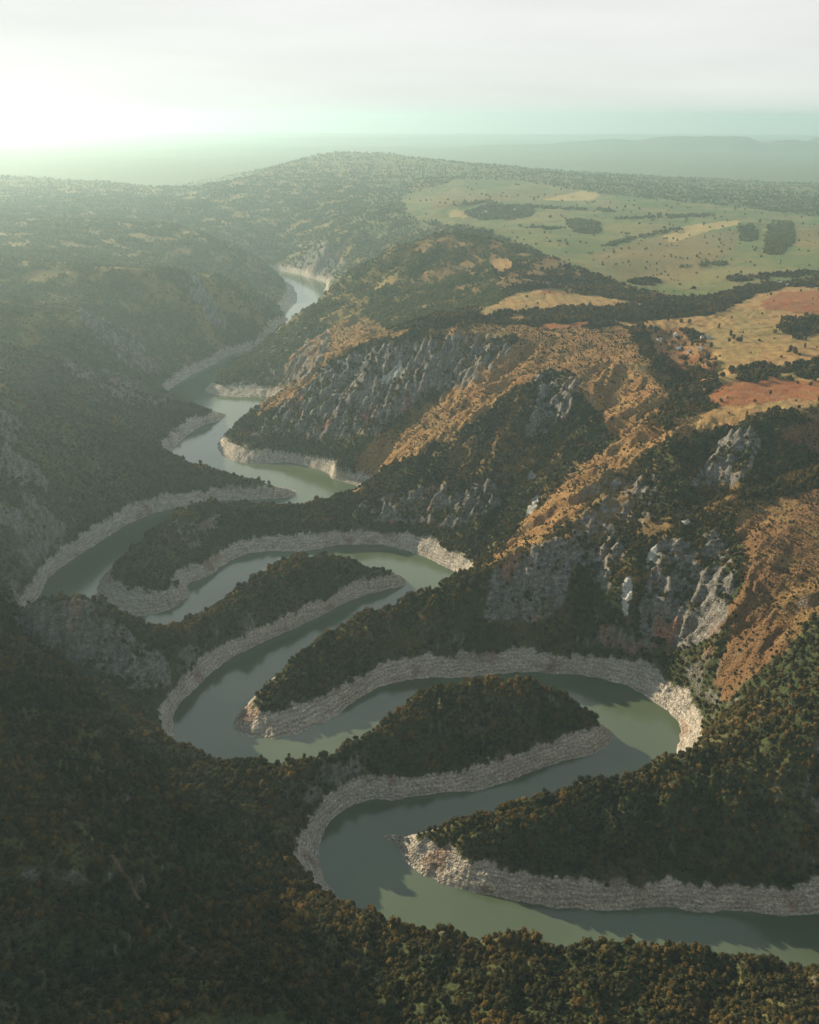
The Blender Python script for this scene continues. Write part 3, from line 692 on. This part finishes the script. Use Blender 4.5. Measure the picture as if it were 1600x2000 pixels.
# ------------------------------------------------------------------ haze
hm = bpy.data.materials.new('haze'); hm.use_nodes = True
hn, hl = hm.node_tree.nodes, hm.node_tree.links
hn.clear()
ho = hn.new('ShaderNodeOutputMaterial'); pv = hn.new('ShaderNodeVolumePrincipled')
pv.inputs['Color'].default_value = (.57, .82, .90, 1); pv.inputs['Density'].default_value = HAZE_DENSITY; pv.inputs['Anisotropy'].default_value = .52
hl.new(pv.outputs[0], ho.inputs['Volume'])
def box(name, lo, hi, mat):
    v = [(x, y, z) for x in (lo[0], hi[0]) for y in (lo[1], hi[1]) for z in (lo[2], hi[2])]
    m = bpy.data.meshes.new(name)
    m.from_pydata(v, [], [(0, 1, 3, 2), (4, 6, 7, 5), (0, 4, 5, 1), (2, 3, 7, 6), (0, 2, 6, 4), (1, 5, 7, 3)])
    m.materials.append(mat); return link(bpy.data.objects.new(name, m))
zmin = float(Z.min())
haze = box('haze', (-36000, -2000, zmin - 2), (36000, 40500, float(max(Z.max() + 15, 840))), hm); tag(haze, kind='stuff')

# ------------------------------------------------------------------ trees
def foliage_mat(name, c0, c1, c2):
    m, n, l, b = new_mat(name)
    oi = n.new('ShaderNodeObjectInfo')
    g = n.new('ShaderNodeNewGeometry')
    big = n.new('ShaderNodeTexNoise'); big.inputs['Scale'].default_value = .012; big.inputs['Detail'].default_value = 3
    l.new(g.outputs['Position'], big.inputs['Vector'])
    a = n.new('ShaderNodeMath'); a.operation = 'MULTIPLY_ADD'; a.inputs[1].default_value = .36; l.new(oi.outputs['Random'], a.inputs[0])
    s2 = n.new('ShaderNodeMath'); s2.operation = 'MULTIPLY'; s2.inputs[1].default_value = .75; l.new(big.outputs['Fac'], s2.inputs[0]); l.new(s2.outputs[0], a.inputs[2])
    r = n.new('ShaderNodeValToRGB'); r.color_ramp.elements[0].position = .25; r.color_ramp.elements[0].color = (*c0, 1)
    r.color_ramp.elements[1].position = .9; r.color_ramp.elements[1].color = (*c2, 1)
    e = r.color_ramp.elements.new(.58); e.color = (*c1, 1)
    l.new(a.outputs[0], r.inputs[0])
    nz = n.new('ShaderNodeTexNoise'); nz.inputs['Scale'].default_value = 1.3; nz.inputs['Detail'].default_value = 3; l.new(g.outputs['Position'], nz.inputs['Vector'])
    mr = n.new('ShaderNodeMapRange'); mr.inputs[1].default_value = .3; mr.inputs[2].default_value = .7; mr.inputs[3].default_value = .6; mr.inputs[4].default_value = 1.4; l.new(nz.outputs['Fac'], mr.inputs[0])
    mu = n.new('ShaderNodeMix'); mu.data_type = 'RGBA'; mu.blend_type = 'MULTIPLY'; mu.inputs[0].default_value = 1
    l.new(r.outputs[0], mu.inputs[6]); l.new(mr.outputs[0], mu.inputs[7]); l.new(mu.outputs[2], b.inputs['Base Color'])
    b.inputs['Roughness'].default_value = .9; b.inputs['Specular IOR Level'].default_value = .1
    return m
leafm = foliage_mat('olive_foliage', (.012, .018, .008), (.046, .043, .014), (.18, .110, .028))
barkm, N_, L_, B_ = new_mat('bark')
nz = N_.new('ShaderNodeTexNoise'); nz.inputs['Scale'].default_value = 3
cr = N_.new('ShaderNodeValToRGB'); cr.color_ramp.elements[0].color = (.06, .045, .03, 1); cr.color_ramp.elements[1].color = (.14, .11, .085, 1)
L_.new(nz.outputs['Fac'], cr.inputs[0]); L_.new(cr.outputs[0], B_.inputs['Base Color']); B_.inputs['Roughness'].default_value = .95

import bmesh
def crown_mesh(name, seed, tall=1.0, lobes=6, leaves=110, low=0.25, spread=.5):
    """an uneven crown of lobes set with leaf clumps; about 1 wide in radius, its foot at z = 0"""
    r = random.Random(seed); bm = bmesh.new()
    cs = []
    for k in range(lobes):
        a = 6.283 * k / lobes + r.uniform(-.5, .5); d = r.uniform(.25, 1) * spread
        if k == 0: d = 0
        rad_ = r.uniform(.36, .60); h = low + rad_ * .6 + (r.uniform(.0, .75) if k else .75) * tall
        cs.append((d * math.cos(a), d * math.sin(a), h, rad_))
    for cx, cy, cz, rr in cs:
        res = bmesh.ops.create_icosphere(bm, subdivisions=1, radius=rr)
        for v in res['verts']:
            f = r.uniform(.72, 1.18)
            v.co = Vector((v.co.x * f + cx, v.co.y * f + cy, v.co.z * f * 1.05 * (.6 + .4 * tall) + cz))
    for k in range(leaves):
        cx, cy, cz, rr = r.choice(cs)
        n = Vector((r.gauss(0, 1), r.gauss(0, 1), r.gauss(.35, 1))).normalized()
        p = Vector((cx, cy, cz)) + n * rr * r.uniform(.85, 1.25)
        t = n.cross(Vector((r.gauss(0, 1), r.gauss(0, 1), r.gauss(0, 1)))).normalized(); b2 = (n + t * .2).cross(t).normalized()
        s_ = r.uniform(.10, .24)
        tilt = n * r.uniform(-.6, .6) * s_
        q = [bm.verts.new(p + t * s_ + tilt), bm.verts.new(p + b2 * s_), bm.verts.new(p - t * s_ * .8 - tilt), bm.verts.new(p - b2 * s_ * .9)]
        bm.faces.new(q)
    me = bpy.data.meshes.new(name); bm.to_mesh(me); bm.free()
    me.materials.append(leafm); return me
def trunk_bm(bm, h, rr, seed):
    r = random.Random(seed); prev = None
    segs = 3; ox = oy = 0
    for k in range(segs + 1):
        t = k / segs; ra = rr * (1 - .6 * t)
        ring = [bm.verts.new((ox + ra * math.cos(a), oy + ra * math.sin(a), h * t - .25 * (k == 0))) for a in (0, 1.257, 2.513, 3.77, 5.027)]
        if prev:
            for i in range(5): bm.faces.new((prev[i], prev[(i + 1) % 5], ring[(i + 1) % 5], ring[i]))
        prev = ring; ox += r.uniform(-.05, .05); oy += r.uniform(-.05, .05)
    bm.faces.new(prev)
    for k in range(3):   # limbs into the lobes
        a = 2.1 * k + r.uniform(-.4, .4); z0 = h * r.uniform(.5, .8)
        d = Vector((math.cos(a) * .35, math.sin(a) * .35, .4)); s_ = Vector((-math.sin(a), math.cos(a), 0)) * rr * .4
        v = [bm.verts.new(Vector((0, 0, z0)) + s_), bm.verts.new(Vector((0, 0, z0)) - s_), bm.verts.new(Vector((0, 0, z0 + rr))), bm.verts.new(Vector((0, 0, z0)) + d)]
        bm.faces.new((v[0], v[1], v[3])); bm.faces.new((v[1], v[2], v[3])); bm.faces.new((v[2], v[0], v[3]))
def trunk_mesh(name, seed, h=.8, rr=.07):
    bm = bmesh.new(); trunk_bm(bm, h, rr, seed); me = bpy.data.meshes.new(name); bm.to_mesh(me); bm.free(); me.materials.append(barkm); return me
CROWNS = [crown_mesh('crown', 10 + k, tall=t, lobes=l, leaves=150, spread=sp) for k, (t, l, sp) in enumerate([(.8, 7, .55), (1.0, 6, .5), (.65, 7, .65), (1.15, 6, .42), (.9, 5, .5)])]
TALLS = [crown_mesh('crown', 40 + k, tall=2.3, lobes=8, leaves=170, spread=.30) for k in range(2)]
SHRUBS = [crown_mesh('crown', 60 + k, tall=.4, lobes=4, leaves=60, low=.0, spread=.5) for k in range(2)]
TRUNKS = [trunk_mesh('trunk', 3), trunk_mesh('trunk', 4, 1.0)]
TTRUNK = trunk_mesh('trunk', 5, 2.2, .08)
leaf_haze = foliage_mat('haze_lit_foliage', (.045, .070, .028), (.105, .125, .046), (.20, .18, .065))  # far foliage made paler: sunlit haze put into its colour
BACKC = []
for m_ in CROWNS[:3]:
    q = m_.copy(); q.materials.clear(); q.materials.append(leaf_haze); BACKC.append(q)

# which ground the camera sees
ang = (Z - CAMH) / RG
run = np.maximum.accumulate(ang, axis=0)
run = np.vstack([np.full((1, nc), -99), run[:-1]])
hid = (run - ang) * RG            # metres below the line of sight that grazes what stands in front
def place(x, y, keep_below=22):
    px, py = pj(x, y, gs(Z, x, y))
    ok = (px > -160) & (px < 1760) & (py < 2160) & (gs(hid, x, y) < keep_below)
    return ok
# jittered grid, real spacing
G0 = 4.1
gx = np.arange(-1600, 1700, G0); gy = np.arange(300, 2700, G0)
A_, B2_ = np.meshgrid(gx, gy); A_ = A_.ravel() + rng.uniform(-.5, .5, A_.size) * G0 * .95; B2_ = B2_.ravel() + rng.uniform(-.5, .5, B2_.size) * G0 * .95
r_ = np.hypot(A_, B2_)
ok = (r_ < 2700) & (r_ > 380) & (np.abs(np.arctan2(A_, B2_)) < .66); A_, B2_ = A_[ok], B2_[ok]
ok = place(A_, B2_) & (rng.random(A_.size) < gs(dens, A_, B2_)); A_, B2_ = A_[ok], B2_[ok]
sz = gs(size, A_, B2_) * rng.uniform(.68, 1.3, A_.size) * 2.4 * np.exp(rng.normal(0, .30, A_.size))
# far woods: crowns merge into clumps whose size grows with the distance
c = .0022
uu = np.arange(-.52, .52, c); vv = np.arange(math.log(2700), math.log(9800), c * 1.3)
UF, VF = np.meshgrid(uu, vv); UF = UF.ravel() + rng.uniform(-.5, .5, UF.size) * c; VF = VF.ravel() + rng.uniform(-.5, .5, VF.size) * c
RF = np.exp(VF); XF, YF = RF * np.sin(UF), RF * np.cos(UF)
ok = place(XF, YF, 30) & (rng.random(XF.size) < 1 - .6 * sst(6000, 9000, RF)) & (rng.random(XF.size) < gs(dens, XF, YF)); XF, YF = XF[ok], YF[ok]
szF = np.hypot(XF, YF) * .00138 * (1 - .35 * sst(4500, 8000, np.hypot(XF, YF))) * rng.uniform(.55, 1.25, XF.size)
TX = np.concatenate([A_, XF]); TY = np.concatenate([B2_, YF]); TS = np.concatenate([sz, szF])
TZ = gs(Z, TX, TY); TPX, TPY = pj(TX, TY, TZ)
print('trees', len(TX), len(XF))

# the ones that show largest become things of their own
tshow = TS / np.hypot(np.hypot(TX, TY), CAMH - TZ) * (gs(hid, TX, TY) < 1.0) * (TPX > 20) * (TPX < 1580) * (TPY < 1985)
near_idx = np.argsort(-tshow)[:296]
rest = np.ones(len(TX), bool); rest[near_idx] = False

def tree_root(name, x, y, z, s, crown, trunk, label, cat, group, rz=None, sink=.1, sh=1.0):
    o = bpy.data.objects.new(name, None); o.empty_display_size = 2; link(o)
    o.location = (x, y, z - sink * s); o.rotation_euler = (0, 0, random.uniform(0, 6.28) if rz is None else rz); o.scale = (s, s, s * sh)
    tag(o, label, cat, group)
    for nm, m in (('crown', crown), ('trunk', trunk)):
        c_ = bpy.data.objects.new(nm, m); link(c_); c_.parent = o
    return o
random.seed(5)
for k in near_idx:
    x, y, z, px, py = TX[k], TY[k], TZ[k], TPX[k], TPY[k]
    if py <= 1760: lab, grp = 'round dark green crown in the shaded forest of the left foreground slope', 'trees of the left foreground slope'
    elif px < 480: lab, grp = 'round dark crown in the shaded forest in the bottom left corner', 'trees in the bottom left corner'
    elif px < 900: lab, grp = 'rounded olive crown in the forest along the bottom, left of the middle', 'trees along the bottom, left of the middle'
    elif py < 1890: lab, grp = 'sunlit olive gold crown on the foreground crest in front of the lowest reach of water', 'trees on the foreground crest'
    else: lab, grp = 'rounded olive brown crown in the forest in the bottom right corner', 'trees in the bottom right corner'
    tree_root('broadleaf_tree', float(x), float(y), float(z), float(TS[k]), CROWNS[k % 5], TRUNKS[k % 2], lab, 'tree', grp, sh=random.uniform(.85, 1.15))

# everything else: one object of countless crowns
def scatter(name, xs, ys, zs, ss, variants, label, cat):
    coll = bpy.data.collections.new(name + '_kinds')
    for i, vmesh in enumerate(variants):
        coll.objects.link(bpy.data.objects.new('%s_kind' % name, vmesh))
    me = bpy.data.meshes.new(name)
    me.vertices.add(len(xs)); me.vertices.foreach_set('co', np.stack([xs, ys, zs - .1 * ss], -1).astype(np.float32).ravel())
    def attr(n, t, arr, f='value'):
        a = me.attributes.new(n, t, 'POINT'); a.data.foreach_set(f, np.ascontiguousarray(arr).ravel())
    attr('siz', 'FLOAT_VECTOR', (np.stack([ss, ss, ss * rng.uniform(.8, 1.2, len(ss))], -1)).astype(np.float32), 'vector')
    attr('turn', 'FLOAT', rng.uniform(0, 6.28, len(ss)).astype(np.float32))
    attr('kindno', 'INT', rng.integers(0, len(variants), len(ss)).astype(np.int32))
    o = link(bpy.data.objects.new(name, me)); tag(o, kind='stuff', label=label, cat=cat)
    ng = bpy.data.node_groups.new(name, 'GeometryNodeTree')
    ng.interface.new_socket('Geometry', in_out='INPUT', socket_type='NodeSocketGeometry'); ng.interface.new_socket('Geometry', in_out='OUTPUT', socket_type='NodeSocketGeometry')
    n, l = ng.nodes, ng.links
    gi = n.new('NodeGroupInput'); go = n.new('NodeGroupOutput'); ip = n.new('GeometryNodeInstanceOnPoints')
    ci = n.new('GeometryNodeCollectionInfo'); ci.inputs['Collection'].default_value = coll; ci.inputs['Separate Children'].default_value = True; ci.inputs['Reset Children'].default_value = True
    def na(nm, ty):
        a = n.new('GeometryNodeInputNamedAttribute'); a.data_type = ty; a.inputs['Name'].default_value = nm; return a.outputs['Attribute']
    cx = n.new('ShaderNodeCombineXYZ'); l.new(na('turn', 'FLOAT'), cx.inputs['Z'])
    l.new(gi.outputs[0], ip.inputs['Points']); l.new(ci.outputs[0], ip.inputs['Instance']); ip.inputs['Pick Instance'].default_value = True
    l.new(na('kindno', 'INT'), ip.inputs['Instance Index']); l.new(cx.outputs[0], ip.inputs['Rotation']); l.new(na('siz', 'FLOAT_VECTOR'), ip.inputs['Scale'])
    l.new(ip.outputs[0], go.inputs[0])
    md = o.modifiers.new('scatter', 'NODES'); md.node_group = ng
    return o
small = rest & (TS < 2.2)
back = rest & (np.hypot(TX, TY) > 2150) & ~((TX > 250) & (TY < 2700))
small &= ~back
big = rest & ~small & ~back
scatter('forest', TX[big], TY[big], TZ[big], TS[big], CROWNS, 'olive green and brown woods covering the canyon slopes and plateau edges', 'forest')
scatter('distant_woods', TX[back], TY[back], TZ[back], TS[back], BACKC, 'green woods on the hazy hills behind and left of the canyon, sunlit haze painted into their pale colour', 'woods')
scatter('scrub', TX[small], TY[small], TZ[small], TS[small], SHRUBS + CROWNS[:2], 'low dark scrub dotted over the dry orange slopes', 'scrub')

# ------------------------------------------------------------------ trees standing by themselves on the plateau
FIELD_TREES = [  # photo pixel of the foot, height in metres, tall?, label
    (1404, 641, 13, 1, 'slim tree on the tan field just right of the pale track'),
    (1427, 656, 15, 1, 'tallest slim tree on the tan field, casting a long shadow'),
    (1424, 668, 9, 0, 'low bushy tree at the left foot of the shadow-casting field group'),
    (1441, 668, 11, 0, 'round dark tree at the right of the field group with long shadow'),
    (1432, 661, 9, 0, 'small tree in the middle of the field group with long shadow'),
    (1362, 615, 7, 0, 'lone dark bush in the pale upper part of the big tan field'),
    (1374, 603, 6, 0, 'small dark bush beside the hedge above the big tan field'),
    (1368, 602, 5, 0, 'tiny bush left of its twin below the small red field'),
    (1543, 688, 17, 1, 'large dark tree cluster crown alone in the right of the tan field'),
    (1551, 690, 13, 0, 'lower round tree leaning on the large dark field tree'),
    (1572, 679, 12, 1, 'slim upright tree right of the large dark field tree'),
    (1574, 664, 10, 1, 'slim tree at the edge of the grove on the right'),
    (1514, 651, 11, 0, 'dark tree at the left end of the grove on the right'),
    (1524, 640, 10, 0, 'rounded tree above the left end of the right-hand grove'),
    (1382, 703, 12, 0, 'golden lit tree at the shaded hollow edge of the tan field'),
    (1383, 716, 12, 0, 'dark round tree below the golden one at the hollow edge'),
    (1336, 703, 13, 0, 'dark round tree alone in the shaded hollow below the farmhouses'),
    (1311, 682, 11, 0, 'dark tree left of the white farmhouse in the shaded hollow'),
    (1240, 656, 14, 0, 'big dark bushy tree at the upper left rim of the shaded hollow'),
    (1249, 651, 12, 0, 'dark tree behind the big bushy one on the hollow rim'),
    (1231, 650, 10, 0, 'small tree left of the big bushy one on the hollow rim'),
    (1346, 632, 10, 0, 'tree at the upper end of the pale track by the farm'),
    (1330, 630, 9, 0, 'spreading low tree left of the upper end of the pale track'),
    (1352, 660, 12, 0, 'dark tree between the long barn and the pale-roofed house'),
    (1342, 655, 12, 0, 'dark tree right of the pale-roofed farmhouse'),
    (1370, 670, 12, 0, 'dark tree below the long grey barn'),
    (1028, 601, 8, 1, 'lone tree with a long shadow on the ochre meadow'),
    (1073, 573, 6, 0, 'left one of two dark bushes on the upper ochre meadow'),
    (1108, 574, 7, 0, 'right, wider one of two dark bushes on the upper ochre meadow'),
    (1082, 561, 6, 0, 'small bush at the forest edge above the ochre meadow'),
    (1022, 555, 9, 0, 'dark tree of the pair at the top of the ochre meadow'),
    (1032, 553, 8, 0, 'smaller tree of the pair at the top of the ochre meadow'),
    (995, 566, 9, 0, 'round tree at the left end of the ochre meadow'),
    (945, 595, 7, 0, 'small tree at the lower left corner of the ochre meadow'),
    (1007, 628, 8, 1, 'light upright tree on the strip of red soil'),
    (1462, 747, 13, 0, 'large light green tree at the left of the red field'),
    (1476, 748, 11, 0, 'light green tree right of the large one above the red field'),
    (1450, 742, 10, 0, 'darker tree behind the large one above the red field'),
    (1503, 717, 13, 1, 'tree standing up out of the hedge above the red field'),
    (1537, 716, 12, 0, 'dark tree in the hedge above the right of the red field'),
    (1412, 737, 10, 0, 'golden tree at the left end of the hedge above the red field'),
    (1583, 753, 7, 0, 'dark bush at the right of the red field'),
    (1558, 750, 5, 0, 'low bush on the bare strip by the red field'),
    (1474, 787, 7, 0, 'wide dark bush on the dry grass below the red field'),
    (1408, 786, 7, 0, 'dark bush at the lower left tip of the red field'),
    (1458, 812, 9, 1, 'upright tree on the plateau rim below the red field'),
    (1372, 800, 8, 0, 'dark bush on the rim left of the red field'),
    (1104, 428, 9, 0, 'dark tree on the hazy green meadow left of the dark copse'),
    (1047, 478, 9, 0, 'lone tree low on the hazy green meadow'),
    (1218, 412, 9, 0, 'lone tree on the far hazy meadow near the skyline'),
    (1160, 415, 9, 0, 'dark tree between hedges on the far hazy meadow'),
]
random.seed(11)
nft = 0
for px, py, h, tall, lab in FIELD_TREES:
    g = ground_at(px, py)
    if g is None: continue
    cm, tm_ = (random.choice(TALLS), TTRUNK) if tall else (random.choice(CROWNS), random.choice(TRUNKS))
    s_ = h / (3.0 if tall else 1.75)
    tree_root('field_tree', g[0], g[1], g[2], s_, cm, tm_, lab, 'tree', 'trees standing by themselves on the plateau meadows'); nft += 1
print('field trees', nft)

# ------------------------------------------------------------------ farm buildings
def plain(name, c0, c1, sc=1.5, rough=.8):
    m, n, l, b = new_mat(name); z = n.new('ShaderNodeTexNoise'); z.inputs['Scale'].default_value = sc; z.inputs['Detail'].default_value = 5
    r = n.new('ShaderNodeValToRGB'); r.color_ramp.elements[0].position = .3; r.color_ramp.elements[1].position = .7
    r.color_ramp.elements[0].color = (*c0, 1); r.color_ramp.elements[1].color = (*c1, 1); g_ = n.new('ShaderNodeNewGeometry')
    l.new(g_.outputs['Position'], z.inputs['Vector']); l.new(z.outputs['Fac'], r.inputs[0]); l.new(r.outputs[0], b.inputs['Base Color']); b.inputs['Roughness'].default_value = rough; return m
WHITE = plain('white_plaster', (.62, .60, .55), (.78, .76, .70)); ROOFP = plain('pale_sheet_roof', (.48, .50, .48), (.66, .67, .64), rough=.5)
ROOFG = plain('grey_roof', (.24, .27, .26), (.34, .37, .35), rough=.6); WOOD = plain('old_wood', (.08, .06, .045), (.15, .12, .09)); GLASS = plain('dark_pane', (.02, .025, .03), (.04, .045, .05), rough=.2)
def part(name, verts, faces, mat, parent):
    m = bpy.data.meshes.new(name); m.from_pydata(verts, [], faces); m.materials.append(mat)
    o = link(bpy.data.objects.new(name, m)); o.parent = parent; return o
def boxv(x0, x1, y0, y1, z0, z1):
    return [(x, y, z) for x in (x0, x1) for y in (y0, y1) for z in (z0, z1)], [(0, 1, 3, 2), (4, 6, 7, 5), (0, 4, 5, 1), (2, 3, 7, 6), (0, 2, 6, 4), (1, 5, 7, 3)]
def house(px, py, L, Wd, h, rz, roof, lab, name='farmhouse', cat='house'):
    g = ground_at(px, py)
    if g is None: return
    r = link(bpy.data.objects.new(name, None)); r.location = (g[0], g[1], g[2]); r.rotation_euler = (0, 0, rz); tag(r, lab, cat, 'farm buildings on the plateau')
    a, b, rh = L / 2, Wd / 2, Wd * .42
    part('wall', [(-a, -b, -3), (a, -b, -3), (a, b, -3), (-a, b, -3), (-a, -b, h), (a, -b, h), (a, b, h), (-a, b, h), (-a, 0, h + rh), (a, 0, h + rh)],
         [(0, 1, 5, 4), (2, 3, 7, 6), (1, 2, 6, 9, 5), (3, 0, 4, 8, 7)], WHITE, r)
    e_, t = .5, .18; k = rh / b
    for sg in (-1, 1):
        y1 = sg * (b + e_); z1 = h - e_ * k
        vs = [(-a - e_, 0, h + rh + .03), (a + e_, 0, h + rh + .03), (a + e_, y1, z1 + .03), (-a - e_, y1, z1 + .03)]
        vs = vs + [(x, y, z + t) for x, y, z in vs]
        part('roof_slope', vs, [(0, 1, 2, 3), (4, 5, 6, 7), (0, 1, 5, 4), (1, 2, 6, 5), (2, 3, 7, 6), (3, 0, 4, 7)], roof, r)
    part('chimney', *boxv(a * .4, a * .4 + .8, -.4, .4, h + rh * .6, h + rh + 1.2), WHITE, r)
    part('door', *boxv(-.6, .6, -b - .06, -b + .05, 0, 2.1), WOOD, r)
    for x in (-a * .6, a * .55):
        fr = part('window', *boxv(x - .7, x + .7, -b - .05, -b + .05, 1.1, 2.5), WOOD, r)
        part('pane', *boxv(x - .55, x + .55, -b - .08, -b - .052, 1.25, 2.35), GLASS, fr)
house(1327, 684, 13, 9, 4.2, .35, ROOFP, 'white farmhouse with pale roof, lowest of the farm in the shaded hollow')
house(1319, 658, 11, 9, 6.0, 1.2, ROOFP, 'tall pale-roofed house among dark trees at the top of the hollow')
house(1378, 662, 20, 9, 3.6, -.1, ROOFG, 'long grey-green barn beside the pale track', 'barn', 'barn')
house(1288, 665, 10, 7, 2.6, .1, ROOFG, 'low grey shed alone left of the farmhouses in the hollow', 'shed', 'shed')
house(1345, 688, 8, 6, 3.0, .8, ROOFP, 'small pale shed just right of the lowest white farmhouse', 'shed', 'shed')
house(1367, 683, 9, 6, 3.0, -.5, ROOFG, 'small grey outbuilding at the right end of the farm', 'shed', 'shed')
house(1522, 555, 14, 9, 4.0, .2, ROOFP, 'bright white house at the tree line above the red fields', 'farmhouse')
house(1538, 559, 12, 8, 3.6, .5, ROOFP, 'white house right of its neighbour above the red fields', 'farmhouse')
house(1005, 412, 20, 12, 6, .2, ROOFP, 'far white farmhouse, right of two, in the hazy valley', 'farmhouse')
house(948, 416, 16, 11, 5, -.3, ROOFP, 'far white farmhouse, left of two, in the hazy valley', 'farmhouse')
